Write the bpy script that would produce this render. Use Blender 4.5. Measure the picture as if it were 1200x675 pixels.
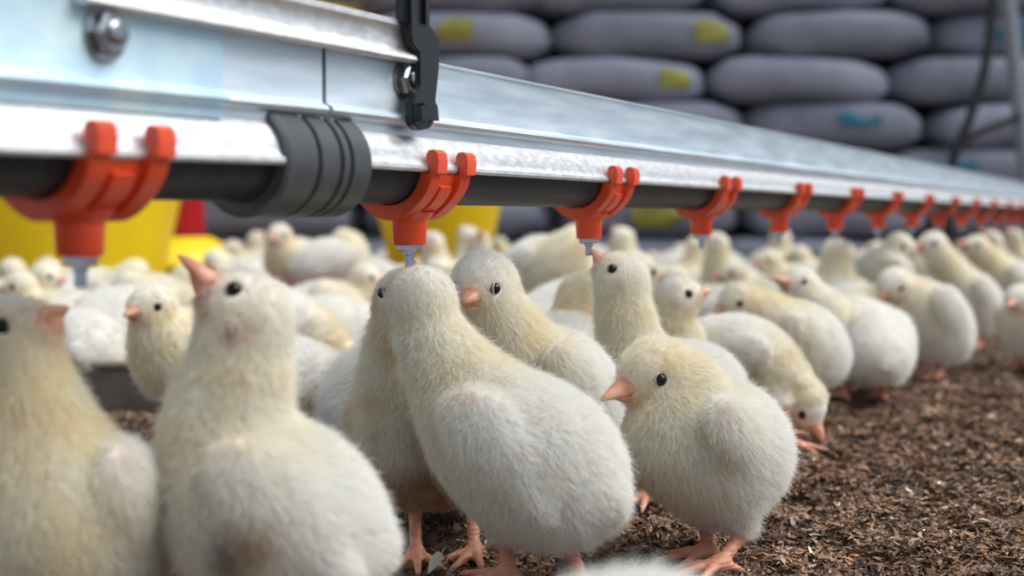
import bpy, bmesh, math
import numpy as np
from mathutils import Vector, Matrix

S = bpy.context.scene
C = S.collection
for o in list(bpy.data.objects):
    bpy.data.objects.remove(o)

# ------------------------------------------------------------------ camera
CAM_H, FPX = 0.16, 1600.0
PITCH = math.atan(82.5 / FPX)
cam = bpy.data.cameras.new('camera')
cam.sensor_width = 36.0
cam.lens = FPX * 36.0 / 1200.0
cam.clip_start = 0.01
cam.dof.use_dof = True
cam.dof.focus_distance = 0.655
cam.dof.aperture_fstop = 7.0
camo = bpy.data.objects.new('camera', cam)
C.objects.link(camo)
camo.location = (0, 0, CAM_H)
camo.rotation_euler = (math.pi / 2 - PITCH, 0, 0)
S.camera = camo

# ------------------------------------------------------------------ daylight
W = bpy.data.worlds.new('overcast_sky')
S.world = W
W.use_nodes = True
bg = W.node_tree.nodes['Background']
bg.inputs[0].default_value = (0.78, 0.89, 1.0, 1)
bg.inputs[1].default_value = 0.62
sun = bpy.data.lights.new('soft_daylight', 'SUN')
sun.energy = 4.3
sun.angle = math.radians(50)
sun.color = (1.0, 0.99, 0.975)
suno = bpy.data.objects.new('soft_daylight', sun)
C.objects.link(suno)
suno.rotation_euler = Vector((-0.60, 0.02, -0.80)).to_track_quat('-Z', 'Y').to_euler()
suno.location = (2, 0, 3)
S.view_settings.view_transform = 'Standard'
S.view_settings.look = 'None'
S.view_settings.gamma = 1.0
S.view_settings.use_curve_mapping = False
S.view_settings.exposure = 0.0

rng = np.random.default_rng(7)
UP = np.array([0, 0, 1.0])

# ------------------------------------------------------------------ helpers
def P(px, py, Y):
    """the world point seen at a pixel at forward distance Y"""
    c, s = math.cos(PITCH), math.sin(PITCH)
    dx, dv = (px - 600) / FPX, (337.5 - py) / FPX
    d = np.array([dx, c + dv * s, -s + dv * c])
    return np.array([0, 0, CAM_H]) + d * (Y / d[1])

def G(px, Y):
    return np.array([(px - 600) / FPX * Y, Y, 0.0])

def nrm(v):
    v = np.asarray(v, float)
    return v / max(np.linalg.norm(v), 1e-9)

def tag(o, label=None, cat=None, group=None, kind=None):
    for k, v in (('label', label), ('category', cat), ('group', group), ('kind', kind)):
        if v:
            o[k] = v
    return o

def empty(name, loc, rz=0.0, sc=1.0):
    o = bpy.data.objects.new(name, None)
    o.empty_display_size = 0.02
    C.objects.link(o)
    o.location = loc
    o.rotation_euler = (0, 0, rz)
    o.scale = (sc, sc, sc)
    return o

def mesh_np(name, v, f, smooth=True, mat=None):
    me = bpy.data.meshes.new(name)
    me.from_pydata([tuple(map(float, p)) for p in v], [], [tuple(map(int, q)) for q in f])
    if smooth:
        me.polygons.foreach_set('use_smooth', [True] * len(me.polygons))
    if mat:
        me.materials.append(mat)
    me.update()
    return me

def link(name, data, parent=None, loc=None):
    o = bpy.data.objects.new(name, data)
    C.objects.link(o)
    if parent:
        o.parent = parent
    if loc is not None:
        o.location = loc
    return o

def bm_mesh(name, bm, mat, smooth=False, parent=None, loc=None):
    me = bpy.data.meshes.new(name)
    bmesh.ops.recalc_face_normals(bm, faces=bm.faces)
    bm.to_mesh(me)
    bm.free()
    if smooth:
        me.polygons.foreach_set('use_smooth', [True] * len(me.polygons))
    me.materials.append(mat)
    return link(name, me, parent, loc)

def copy_tree(o, parent=None):
    c = o.copy()
    C.objects.link(c)
    c.parent = parent
    for ch in o.children:
        copy_tree(ch, c)
    return c

def frame_from(z, x=None):
    z = nrm(z)
    if x is None:
        x = np.array([1.0, 0, 0]) if abs(z[0]) < 0.8 else np.array([0, 1.0, 0])
    x = nrm(x - z * np.dot(x, z))
    return x, np.cross(z, x), z

def tube(pts, radii, seg=12, caps=True):
    """lofted tube through points"""
    pts = [np.asarray(p, float) for p in pts]
    V, F = [], []
    xprev = None
    n = len(pts)
    for i in range(n):
        t = pts[min(i + 1, n - 1)] - pts[max(i - 1, 0)]
        x, y, _ = frame_from(t, xprev)
        xprev = x
        r = radii[i] if hasattr(radii, '__len__') else radii
        for k in range(seg):
            a = 2 * math.pi * k / seg
            V.append(pts[i] + (x * math.cos(a) + y * math.sin(a)) * r)
    for i in range(n - 1):
        for k in range(seg):
            k2 = (k + 1) % seg
            F.append((i * seg + k, i * seg + k2, (i + 1) * seg + k2, (i + 1) * seg + k))
    if caps:
        F.append(tuple(range(seg))[::-1])
        F.append(tuple((n - 1) * seg + k for k in range(seg)))
    return V, F

def lathe(profile, seg=32, origin=(0, 0, 0), axis=(0, 0, 1), xdir=None):
    """profile: (radius, height) pairs around an axis"""
    x, y, z = frame_from(axis, np.asarray(xdir, float) if xdir is not None else None)
    o = np.asarray(origin, float)
    V, F = [], []
    for r, h in profile:
        for k in range(seg):
            a = 2 * math.pi * k / seg
            V.append(o + z * h + (x * math.cos(a) + y * math.sin(a)) * max(r, 1e-5))
    for i in range(len(profile) - 1):
        for k in range(seg):
            k2 = (k + 1) % seg
            F.append((i * seg + k, i * seg + k2, (i + 1) * seg + k2, (i + 1) * seg + k))
    return V, F

class VN:
    """periodic value noise in 2D or 3D"""
    def __init__(self, seed, n=64):
        self.n = n
        self.t3 = np.random.default_rng(seed).random((n, n, n)).astype(np.float32) if n <= 64 else None
    def __call__(self, p):
        p = np.asarray(p, float)
        if p.shape[1] == 2:
            p = np.c_[p, np.zeros(len(p))]
        i = np.floor(p).astype(int)
        f = p - i
        f = f * f * (3 - 2 * f)
        n = self.n
        r = 0
        for dx in (0, 1):
            for dy in (0, 1):
                for dz in (0, 1):
                    w = (f[:, 0] if dx else 1 - f[:, 0]) * (f[:, 1] if dy else 1 - f[:, 1]) * (f[:, 2] if dz else 1 - f[:, 2])
                    r = r + w * self.t3[(i[:, 0] + dx) % n, (i[:, 1] + dy) % n, (i[:, 2] + dz) % n]
        return r
noise = VN(3)

# ------------------------------------------------------------------ materials
def mat(name, col, rough=0.5, metal=0.0, spec=0.5, build=None, **kw):
    m = bpy.data.materials.new(name)
    m.use_nodes = True
    nt = m.node_tree
    b = nt.nodes['Principled BSDF']
    b.inputs['Base Color'].default_value = (*col, 1)
    b.inputs['Roughness'].default_value = rough
    b.inputs['Metallic'].default_value = metal
    b.inputs['Specular IOR Level'].default_value = spec
    for k, v in kw.items():
        b.inputs[k.replace('_', ' ')].default_value = v
    if build:
        build(nt, b)
    return m

def noise_color(scale, c1, c2, detail=4, stretch=None, turn=0.0, bump=0.0, lo=0.35, hi=0.65, rough=None, bscale=None):
    def go(nt, b):
        N, L = nt.nodes, nt.links
        tc = N.new('ShaderNodeTexCoord')
        mp = N.new('ShaderNodeMapping')
        if stretch:
            mp.inputs['Scale'].default_value = stretch
        if turn:
            m0 = N.new('ShaderNodeMapping')
            m0.inputs['Rotation'].default_value = (0, 0, turn)
            L.new(tc.outputs['Object'], m0.inputs['Vector'])
            L.new(m0.outputs[0], mp.inputs['Vector'])
        else:
            L.new(tc.outputs['Object'], mp.inputs['Vector'])
        n = N.new('ShaderNodeTexNoise')
        n.inputs['Scale'].default_value = scale
        n.inputs['Detail'].default_value = detail
        L.new(mp.outputs[0], n.inputs['Vector'])
        r = N.new('ShaderNodeValToRGB')
        r.color_ramp.elements[0].position = lo
        r.color_ramp.elements[0].color = (*c1, 1)
        r.color_ramp.elements[1].position = hi
        r.color_ramp.elements[1].color = (*c2, 1)
        L.new(n.outputs['Fac'], r.inputs[0])
        L.new(r.outputs[0], b.inputs['Base Color'])
        if rough:
            m = N.new('ShaderNodeMapRange')
            m.inputs['To Min'].default_value, m.inputs['To Max'].default_value = rough
            L.new(n.outputs['Fac'], m.inputs[0])
            L.new(m.outputs[0], b.inputs['Roughness'])
        if bump:
            n2 = n
            if bscale:
                n2 = N.new('ShaderNodeTexNoise')
                n2.inputs['Scale'].default_value = bscale
                n2.inputs['Detail'].default_value = 3
                L.new(mp.outputs[0], n2.inputs['Vector'])
            bp = N.new('ShaderNodeBump')
            bp.inputs['Strength'].default_value = bump
            bp.inputs['Distance'].default_value = 0.001
            L.new(n2.outputs['Fac'], bp.inputs['Height'])
            L.new(bp.outputs[0], b.inputs['Normal'])
    return go

def attr_color(attr='col', extra=None):
    def go(nt, b):
        a = nt.nodes.new('ShaderNodeAttribute')
        a.attribute_name = attr
        nt.links.new(a.outputs['Color'], b.inputs['Base Color'])
        if extra:
            extra(nt, b)
    return go

M = {}
M['galv'] = mat('galvanized_aluminium', (0.6, 0.66, 0.7), 0.4, 0.85,
                build=noise_color(160, (0.57, 0.66, 0.73), (0.73, 0.81, 0.88), 6, stretch=(0.12, 1, 1), turn=-1.107, bump=0.02, rough=(0.40, 0.52)))
M['flange'] = mat('brushed_flange', (0.75, 0.76, 0.78), 0.35, 0.85,
                  build=noise_color(420, (0.62, 0.625, 0.64), (0.78, 0.785, 0.80), 7, stretch=(0.4, 1, 1), turn=-1.107, bump=0.02, rough=(0.40, 0.55)))
M['film'] = mat('pale_coated_plate', (0.55, 0.68, 0.72), 0.42, 0.55,
                build=noise_color(60, (0.50, 0.68, 0.82), (0.62, 0.78, 0.81), 3, bump=0.03, rough=(0.38, 0.5)))
M['zinc'] = mat('zinc_bolt', (0.42, 0.44, 0.47), 0.24, 1.0)
M['pin'] = mat('steel_pin', (0.38, 0.44, 0.52), 0.2, 1.0)
M['pipe'] = mat('dark_pvc_pipe', (0.026, 0.030, 0.037), 0.45, spec=0.28,
                build=noise_color(200, (0.017, 0.020, 0.028), (0.028, 0.033, 0.043), 3, bump=0.03))
M['coupling'] = mat('grey_pvc_coupling', (0.06, 0.064, 0.07), 0.42,
                    build=noise_color(120, (0.052, 0.056, 0.062), (0.068, 0.072, 0.08), 3, bump=0.03))
M['black'] = mat('black_plastic', (0.010, 0.010, 0.012), 0.33)
M['cord'] = mat('grey_cord', (0.2, 0.2, 0.2), 0.8)
M['red'] = mat('orange_red_plastic', (0.72, 0.075, 0.022), 0.38, build=noise_color(90, (0.66, 0.062, 0.018), (0.78, 0.09, 0.03), 3), Subsurface_Weight=0.05)
M['red'].node_tree.nodes['Principled BSDF'].inputs['Subsurface Radius'].default_value = (0.004, 0.001, 0.0005)
M['yellow'] = mat('yellow_plastic', (0.90, 0.56, 0.006), 0.4, build=noise_color(8, (0.95, 0.60, 0.006), (1.0, 0.70, 0.012), 3))
M['crimson'] = mat('crimson_plastic', (0.55, 0.015, 0.03), 0.4)
M['redpan'] = mat('brick_red_plastic', (0.30, 0.07, 0.05), 0.5)
M['tray'] = mat('grey_tray_plastic', (0.10, 0.085, 0.078), 0.6, build=noise_color(30, (0.085, 0.072, 0.066), (0.14, 0.118, 0.105), 4))
M['trayrim'] = mat('dusty_tray_rim', (0.20, 0.16, 0.12), 0.7)
M['feed'] = mat('feed_crumble', (0.30, 0.19, 0.10), 0.9, build=noise_color(400, (0.18, 0.11, 0.06), (0.40, 0.27, 0.15), 4, bump=1.0))
M['pole'] = mat('grey_painted_pole', (0.27, 0.28, 0.32), 0.45, 0.3)
M['hose'] = mat('black_rubber_hose', (0.012, 0.012, 0.014), 0.5)
M['sack'] = mat('grey_woven_sack', (0.11, 0.11, 0.135), 0.62,  # both sack greys toned down to stand in for dimmer light at the back
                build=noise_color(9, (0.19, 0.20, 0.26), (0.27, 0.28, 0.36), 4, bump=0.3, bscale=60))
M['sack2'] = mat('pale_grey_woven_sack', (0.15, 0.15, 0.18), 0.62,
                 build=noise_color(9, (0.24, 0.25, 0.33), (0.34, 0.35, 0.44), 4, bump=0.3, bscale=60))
M['print_y'] = mat('yellow_sack_print', (0.30, 0.28, 0.04), 0.6, build=noise_color(40, (0.24, 0.23, 0.04), (0.36, 0.33, 0.05), 3))
M['print_b'] = mat('blue_sack_print', (0.015, 0.16, 0.25), 0.6)
M['wall'] = mat('dark_shed_wall', (0.10, 0.10, 0.12), 0.8, build=noise_color(4, (0.08, 0.08, 0.1), (0.13, 0.13, 0.15), 4))
M['wood'] = mat('grey_timber', (0.2, 0.17, 0.14), 0.8)

M['litter'] = mat('brown_litter_bed', (0.12, 0.08, 0.05), 0.95, spec=0.15,
                  build=noise_color(70, (0.055, 0.038, 0.028), (0.20, 0.13, 0.09), 8, bump=1.0, lo=0.3, hi=0.72, bscale=420))
M['flake'] = mat('litter_flakes', (0.15, 0.1, 0.06), 0.85, spec=0.2, build=attr_color())

M['skin'] = mat('chick_skin', (0.8, 0.62, 0.5), 0.75, spec=0.2, build=attr_color())

def fluff_mat():
    m = bpy.data.materials.new('chick_down')
    m.use_nodes = True
    nt = m.node_tree
    N, L = nt.nodes, nt.links
    N.clear()
    out = N.new('ShaderNodeOutputMaterial')
    a = N.new('ShaderNodeAttribute')
    a.attribute_name = 'col'
    d = N.new('ShaderNodeBsdfDiffuse')
    t = N.new('ShaderNodeBsdfTranslucent')
    mx = N.new('ShaderNodeMixShader')
    mx.inputs[0].default_value = 0.35
    L.new(a.outputs['Color'], d.inputs['Color'])
    L.new(a.outputs['Color'], t.inputs['Color'])
    L.new(d.outputs[0], mx.inputs[1])
    L.new(t.outputs[0], mx.inputs[2])
    L.new(mx.outputs[0], out.inputs['Surface'])
    return m
M['down'] = fluff_mat()

def scale_bump(nt, b):
    N, L = nt.nodes, nt.links
    tc = N.new('ShaderNodeTexCoord')
    w = N.new('ShaderNodeTexWave')
    w.bands_direction = 'Z'
    w.inputs['Scale'].default_value = 160
    w.inputs['Distortion'].default_value = 1.5
    L.new(tc.outputs['Object'], w.inputs['Vector'])
    bp = N.new('ShaderNodeBump')
    bp.inputs['Strength'].default_value = 0.35
    bp.inputs['Distance'].default_value = 0.0005
    L.new(w.outputs['Fac'], bp.inputs['Height'])
    L.new(bp.outputs[0], b.inputs['Normal'])
    n = N.new('ShaderNodeTexNoise')
    n.inputs['Scale'].default_value = 180
    L.new(tc.outputs['Object'], n.inputs['Vector'])
    r = N.new('ShaderNodeValToRGB')
    r.color_ramp.elements[0].position = 0.35
    r.color_ramp.elements[0].color = (0.62, 0.25, 0.16, 1)
    r.color_ramp.elements[1].position = 0.65
    r.color_ramp.elements[1].color = (0.76, 0.36, 0.24, 1)
    L.new(n.outputs['Fac'], r.inputs[0])
    L.new(r.outputs[0], b.inputs['Base Color'])
M['leg'] = mat('chick_leg_skin', (0.68, 0.28, 0.18), 0.5, build=scale_bump, Subsurface_Weight=0.1)
M['leg'].node_tree.nodes['Principled BSDF'].inputs['Subsurface Radius'].default_value = (0.003, 0.001, 0.0006)
M['claw'] = mat('chick_claw', (0.45, 0.30, 0.22), 0.4)
M['beak'] = mat('chick_beak', (0.68, 0.32, 0.20), 0.38, build=noise_color(150, (0.60, 0.26, 0.16), (0.74, 0.40, 0.27), 3), Subsurface_Weight=0.1)
M['beak'].node_tree.nodes['Principled BSDF'].inputs['Subsurface Radius'].default_value = (0.003, 0.001, 0.0006)
M['nostril'] = mat('nostril_dark', (0.16, 0.06, 0.04), 0.6)
M['eye'] = mat('chick_eye', (0.004, 0.0035, 0.0035), 0.05, spec=0.35)
M['lid'] = mat('chick_eyelid', (0.46, 0.38, 0.32), 0.6)
M['feather'] = mat('loose_feather', (0.85, 0.82, 0.76), 0.8)

# ------------------------------------------------------------------ setting: litter floor, back wall, roof timber
def ground_z(p):
    z = (noise(p * 16) - 0.5) * 0.008 + (noise(p * 55 + 7) - 0.5) * 0.012 + (noise(p * 150 + 3) - 0.5) * 0.004
    return np.minimum(z - 0.0030, 0.0012)
def build_floor():
    xs = np.concatenate([np.linspace(-2.6, -0.5, 60, endpoint=False), np.linspace(-0.5, 1.0, 300, endpoint=False), np.linspace(1.0, 3.2, 60)])
    ys = np.concatenate([np.linspace(-0.6, 0.35, 20, endpoint=False), np.linspace(0.35, 1.9, 300, endpoint=False), np.linspace(1.9, 4.6, 60)])
    X, Yg = np.meshgrid(xs, ys)
    p = np.c_[X.ravel(), Yg.ravel()]
    z = ground_z(p)
    nx, ny = len(xs), len(ys)
    i = np.arange(nx * ny).reshape(ny, nx)
    f = np.stack([i[:-1, :-1], i[:-1, 1:], i[1:, 1:], i[1:, :-1]], -1).reshape(-1, 4)
    me = mesh_np('floor', np.c_[p, z], f, True, M['litter'])
    o = link('floor', me)
    tag(o, 'brown wood-shaving litter floor of the chick house', kind='structure')
build_floor()

def build_flakes():
    n = 430000
    far_ = rng.random(n) < 0.22
    Yv = np.where(far_, 1.2 + rng.random(n) * 1.6, 0.40 + (rng.random(n) ** 1.5) * 1.0)
    Xv = np.where(rng.random(n) < 0.72, (0.09 + rng.random(n) * 0.36) * Yv, (rng.random(n) * 0.54 - 0.40) * Yv)
    size = (0.0013 + 0.0036 * rng.random(n) ** 2.8) * (0.8 + 0.45 * Yv)
    wid = size * (0.16 + 0.22 * rng.random(n))
    yaw = rng.random(n) * 2 * math.pi
    tilt = rng.normal(0, 0.38, n)
    z = ground_z(np.c_[Xv, Yv]) + rng.random(n) * 0.0022
    d = np.stack([np.cos(yaw) * np.cos(tilt), np.sin(yaw) * np.cos(tilt), np.sin(tilt)], 1)
    roll = rng.normal(0, 0.5, n)
    s0 = np.stack([-np.sin(yaw), np.cos(yaw), np.zeros(n)], 1)
    up = np.cross(d, s0)
    s = s0 * np.cos(roll)[:, None] + up * np.sin(roll)[:, None]
    bend = up * (size * rng.normal(0, 0.12, n))[:, None]
    c = np.stack([Xv, Yv, z], 1)
    L, Wd = (d * size[:, None]), (s * wid[:, None])
    v = np.stack([c - L, c - Wd + bend, c + Wd + bend, c + L], 1).reshape(-1, 3)
    k = np.arange(n)[:, None] * 4
    f = np.concatenate([k + [0, 1, 2], k + [1, 3, 2]], 1).reshape(-1, 3)
    me = bpy.data.meshes.new('litter_flakes')
    me.vertices.add(len(v))
    me.vertices.foreach_set('co', v.ravel())
    me.loops.add(len(f) * 3)
    me.loops.foreach_set('vertex_index', f.ravel().astype(np.int32))
    me.polygons.add(len(f))
    me.polygons.foreach_set('loop_start', np.arange(len(f), dtype=np.int32) * 3)
    me.update(calc_edges=True)
    pal = np.array([[0.055, 0.036, 0.027], [0.12, 0.074, 0.050], [0.19, 0.115, 0.075], [0.28, 0.145, 0.070], [0.24, 0.19, 0.155], [0.50, 0.42, 0.34]])
    pick = rng.choice(6, n, p=[0.20, 0.32, 0.25, 0.12, 0.095, 0.015])
    colr = 1.5 * pal[pick] * (0.75 + 0.5 * rng.random((n, 1))) * (0.6 + 0.8 * noise(np.c_[Xv, Yv] * 38 + 5))[:, None]
    rgba = np.ones((n, 4))
    rgba[:, :3] = colr
    a = me.color_attributes.new('col', 'FLOAT_COLOR', 'POINT')
    a.data.foreach_set('color', np.repeat(rgba, 4, 0).ravel().astype(np.float32))
    me.materials.append(M['flake'])
    o = link('litter_shavings', me)
    tag(o, 'loose brown wood shavings and husks covering the floor', 'litter', kind='stuff')
build_flakes()

def box_mesh(name, lo, hi, m, parent=None, bev=0.0):
    bm = bmesh.new()
    bmesh.ops.create_cube(bm, size=1)
    lo, hi = Vector(lo), Vector(hi)
    for v in bm.verts:
        v.co = Vector(((lo[i] + hi[i]) / 2 + v.co[i] * (hi[i] - lo[i])) for i in range(3))
    if bev:
        bmesh.ops.bevel(bm, geom=list(bm.edges), offset=bev, segments=2, affect='EDGES')
    return bm_mesh(name, bm, m, False, parent)

tag(box_mesh('wall_back', (-2.6, 4.45, -0.01), (3.2, 4.6, 2.6), M['wall']), 'dark rear wall behind the stacked sacks', kind='structure')

# ------------------------------------------------------------------ drinker line
D = np.array([0.4470, 0.8945, 0.0]); D /= np.linalg.norm(D)
NV = np.array([D[1], -D[0], 0.0])                       # horizontal, towards the viewer's side
SP = 0.2                                                # spacing of the drinkers
PIPE_Z, PIPE_R = 0.1808, 0.0150
_c1 = G(480, 0.605)
PIPE0 = np.array([_c1[0], _c1[1], PIPE_Z])              # pipe axis at the second drinker
def R3(s, n, z):
    """rail coordinates: s along, n sideways, z height above floor"""
    q = PIPE0 + D * s + NV * n
    return np.array([q[0], q[1], z])
def rail_at(px, py, n):
    """(s, z) on the vertical plane n = const seen at a pixel"""
    o = np.array([0, 0, CAM_H]); d = P(px, py, 1.0) - o
    w = PIPE0 + NV * n
    t = np.dot(w - o, NV) / np.dot(d, NV)
    q = o + d * t
    return float(np.dot(q - PIPE0, D)), float(q[2])

SAG = 0.0125                                            # the near rail droops a little from the joint
def extrude(profile, s0, s1, closed=True):
    dz = lambda s: -SAG * max(0.0, S_joint - s)
    V = [R3(s0, n, z + dz(s0)) for n, z in profile] + [R3(s1, n, z + dz(s1)) for n, z in profile]
    k = len(profile)
    F = [(i, (i + 1) % k, k + (i + 1) % k, k + i) for i in range(k if closed else k - 1)]
    if closed:
        F += [tuple(range(k))[::-1], tuple(range(k, 2 * k))]
    return V, F

def part(name, VF, m, parent, smooth=False, sharp=None):
    V, F = VF
    o = link(name, mesh_np(name, V, F, smooth, m), parent)
    if smooth and sharp:
        o.data.set_sharp_from_angle(angle=math.radians(sharp))
    # meshes are written in world coordinates: bring them under the parent's origin
    if parent is not None:
        off = Vector(parent.location)
        if parent.parent is not None:
            off = off + Vector(parent.parent.location)
        o.data.transform(Matrix.Translation(-off))
    return o

web = [(0.0112, 0.1905), (0.0112, 0.1985), (0.0134, 0.1996), (0.0144, 0.2012), (0.0138, 0.2026), (0.0114, 0.2038), (0.0110, 0.2045), (0.0110, 0.2262), (0.0120, 0.2268), (0.0120, 0.2280)]
web = web + [(-n, z) for n, z in reversed(web)]
def flange_profile():
    ro, ri = 0.0178, 0.0162
    t1 = math.acos(0.0112 / ro)
    a = np.linspace(0.02, t1, 9)
    out = [(ro * math.cos(t), PIPE_Z + ro * math.sin(t)) for t in a]
    lip = [(0.0164, PIPE_Z - 0.0012), (0.0192, PIPE_Z - 0.0014), (0.0199, PIPE_Z - 0.0002), (0.0196, PIPE_Z + 0.0012), (0.0181, PIPE_Z + 0.0022)]
    near = lip + out[2:]
    b = np.linspace(0.02, math.pi - 0.02, 21)
    inn = [(ri * math.cos(t), PIPE_Z + ri * math.sin(t)) for t in b]
    return near + [(-n, z) for n, z in reversed(near)] + inn[::-1]
fl = flange_profile()

S_joint = rail_at(380, 120, 0.011)[0]
S_couL, S_couR = rail_at(283, 190, 0.0)[0], rail_at(386, 190, 0.0)[0]
S_start = -0.42
S_end = 2.56
def rail(s0, s1, f0, f1, label):
    root = empty('drinker_rail', R3((s0 + s1) / 2, 0, 0.0))
    root.location.z = PIPE_Z
    part('rail_web', extrude(web, s0, s1), M['galv'], root, True, 30)
    part('rail_flange', extrude(fl, f0, f1), M['flange'], root, True, 40)
    tag(root, label, 'rail', 'aluminium support rails of the drinker line')
    return root
railA = rail(S_start, S_joint - 0.0013, S_start, S_couL + 0.004, 'near aluminium drinker rail ending at the joint above the grey coupling')
railB = rail(S_joint + 0.0013, S_end, S_couR - 0.003, S_end, 'long aluminium drinker rail receding into the distance above the red drinkers')

# coated plate lapped over the near rail
s1 = rail_at(262, 100, 0.013)[0]
plate = [(0.0113, 0.1945), (0.0126, 0.1945), (0.0126, 0.1983), (0.0148, 0.1994), (0.0157, 0.2012), (0.0151, 0.2028), (0.0129, 0.2040), (0.0126, 0.2046), (0.0126, 0.2268), (0.0121, 0.2268), (0.0121, 0.2262), (0.0113, 0.2262)]
lp = empty('lap_plate', R3((S_start + s1) / 2, 0, 0.2))
part('coated_plate', extrude(plate, S_start, s1), M['film'], lp, True, 30)
part('coated_plate', extrude([(-n, z) for n, z in reversed(plate)], S_start, s1), M['film'], lp, True, 30)
tag(lp, 'pale blue coated lap plate on the near rail behind the first drinker', 'plate')

# splice channel straddling the rail top
sL, sR = rail_at(98, 15, 0.017)[0], rail_at(488, 60, 0.017)[0]
ch = [(0.0125, 0.2262), (0.0150, 0.2244), (0.0178, 0.2246), (0.0188, 0.2258), (0.0180, 0.2274), (0.0160, 0.2288), (0.0150, 0.2306), (0.0150, 0.2350), (0.0156, 0.2380),
      (0.0166, 0.2392), (0.0164, 0.2410), (0.0150, 0.2418)]
chp = ch + [(-n, z) for n, z in reversed(ch)]
chp += [(-0.0126, 0.2284), (-0.0130, 0.2400), (0.0130, 0.2400), (0.0126, 0.2284)]
sc = empty('splice_channel', R3((sL + sR) / 2, 0, 0.23))
part('channel_body', extrude(chp, sL, sR), M['flange'], sc, True, 30)
tag(sc, 'galvanized splice channel capping the rail joint left of the black hanger', 'channel')

def bolt(px, py, n, label, nut_r=0.0064):
    s, z = rail_at(px, py, n)
    root = empty('hex_bolt', R3(s, n, z))
    o = R3(s, n, z)
    part('washer', lathe([(0.0, 0), (nut_r * 1.35, 0), (nut_r * 1.35, 0.0009), (0.0, 0.0009)], 28, o, NV), M['zinc'], root, True, 30)
    part('nut', lathe([(0.0, 0.0009), (nut_r * 1.1, 0.0009), (nut_r * 1.1, 0.0040), (nut_r * 0.9, 0.0050), (0.0, 0.0050)], 6, o, NV), M['zinc'], root)
    pr = [(0.0, 0.004)]
    for k in range(5):
        pr += [(nut_r * 0.50, 0.0046 + k * 0.0003), (nut_r * 0.56, 0.00475 + k * 0.0003)]
    pr += [(nut_r * 0.42, 0.0064), (0.0, 0.0064)]
    part('threaded_stud', lathe(pr, 16, o, NV), M['zinc'], root, True, 40)
    tag(root, label, 'bolt', 'bolts on the drinker rail')
bolt(122, 40, 0.0128, 'shiny hex bolt on the pale blue plate at the upper left')
bolt(474, 93, 0.0112, 'hex bolt and nut beside the black plastic hanger')

# black hanger with its cord and the roof timber that carries it
def hanger():
    n0, n1 = 0.0150, 0.0196
    pix = [(474, -60), (501, -60), (501, 24), (516, 48), (515, 80), (511, 118), (512, 120), (512, 138), (505, 150), (493, 153), (486, 146), (484, 120), (492, 100), (492, 62), (484, 52), (478, 30), (474, 26)]
    pl = [rail_at(a, b, n1) for a, b in pix]
    k = len(pl)
    V = [R3(s, n1, z) for s, z in pl] + [R3(s, n0, z) for s, z in pl]
    F = [tuple(range(k)), tuple(range(k, 2 * k))[::-1]] + [(i, k + i, k + (i + 1) % k, (i + 1) % k) for i in range(k)]
    s, z = rail_at(495, 90, n1)
    root = empty('rail_hanger', R3(s, 0.017, 0.21))
    a = part('hanger_plate', (V, F), M['black'], root)
    bm = bmesh.new(); bm.from_mesh(a.data)
    bmesh.ops.recalc_face_normals(bm, faces=bm.faces)
    bmesh.ops.bevel(bm, geom=list(bm.edges), offset=0.0005, segments=2, affect='EDGES')
    bm.to_mesh(a.data); bm.free()
    # raised rib and lower locking lug
    def bar(pa, pb, w, nA, nB, nm):
        (sa, za), (sb, zb) = rail_at(*pa, n1), rail_at(*pb, n1)
        V = [R3(sa - w, nA, za), R3(sa + w, nA, za), R3(sb + w, nA, zb), R3(sb - w, nA, zb), R3(sa - w, nB, za), R3(sa + w, nB, za), R3(sb + w, nB, zb), R3(sb - w, nB, zb)]
        F = [(0, 1, 2, 3), (7, 6, 5, 4), (0, 4, 5, 1), (1, 5, 6, 2), (2, 6, 7, 3), (3, 7, 4, 0)]
        part(nm, (V, F), M['black'], root)
    bar((479, -60), (481, 45), 0.0015, n1, 0.0214, 'rib')
    bar((497, -60), (497, 28), 0.0015, n1, 0.0214, 'rib')
    bar((499, 122), (501, 141), 0.0055, n1, 0.0222, 'locking_lug')
    bar((488, 124), (489, 142), 0.0025, n1, 0.0235, 'locking_lug')
    tag(root, 'black plastic hanger strap clamping the rail', 'hanger')
    st, zt = rail_at(487, -58, n1)
    q = R3(st, 0.0172, zt - 0.004)
    r2 = empty('suspension_cord', q)
    part('cord_strand', tube([q, q + UP * (2.3 - q[2])], 0.0022, 8), M['cord'], r2, True, 40)
    tag(r2, 'grey suspension cord rising from the black hanger', 'cord')
    return q
qh = hanger()
tag(box_mesh('trim_1', (-2.6, qh[1] - 0.04, 2.3), (3.2, qh[1] + 0.04, 2.38), M['wood']), 'overhead roof timber carrying the drinker line', kind='structure')

# pipe and coupling
pr_ = empty('water_pipe', R3(1.2, 0, PIPE_Z))
part('pipe_length', tube([R3(S_start, 0, PIPE_Z), R3(S_joint, 0, PIPE_Z)], PIPE_R, 40), M['pipe'], pr_, True, 40)
part('pipe_length', tube([R3(S_joint, 0, PIPE_Z), R3(S_end, 0, PIPE_Z)], PIPE_R, 40), M['pipe'], pr_, True, 40)
tag(pr_, 'dark grey round water pipe running under the aluminium rail', 'pipe')

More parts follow.
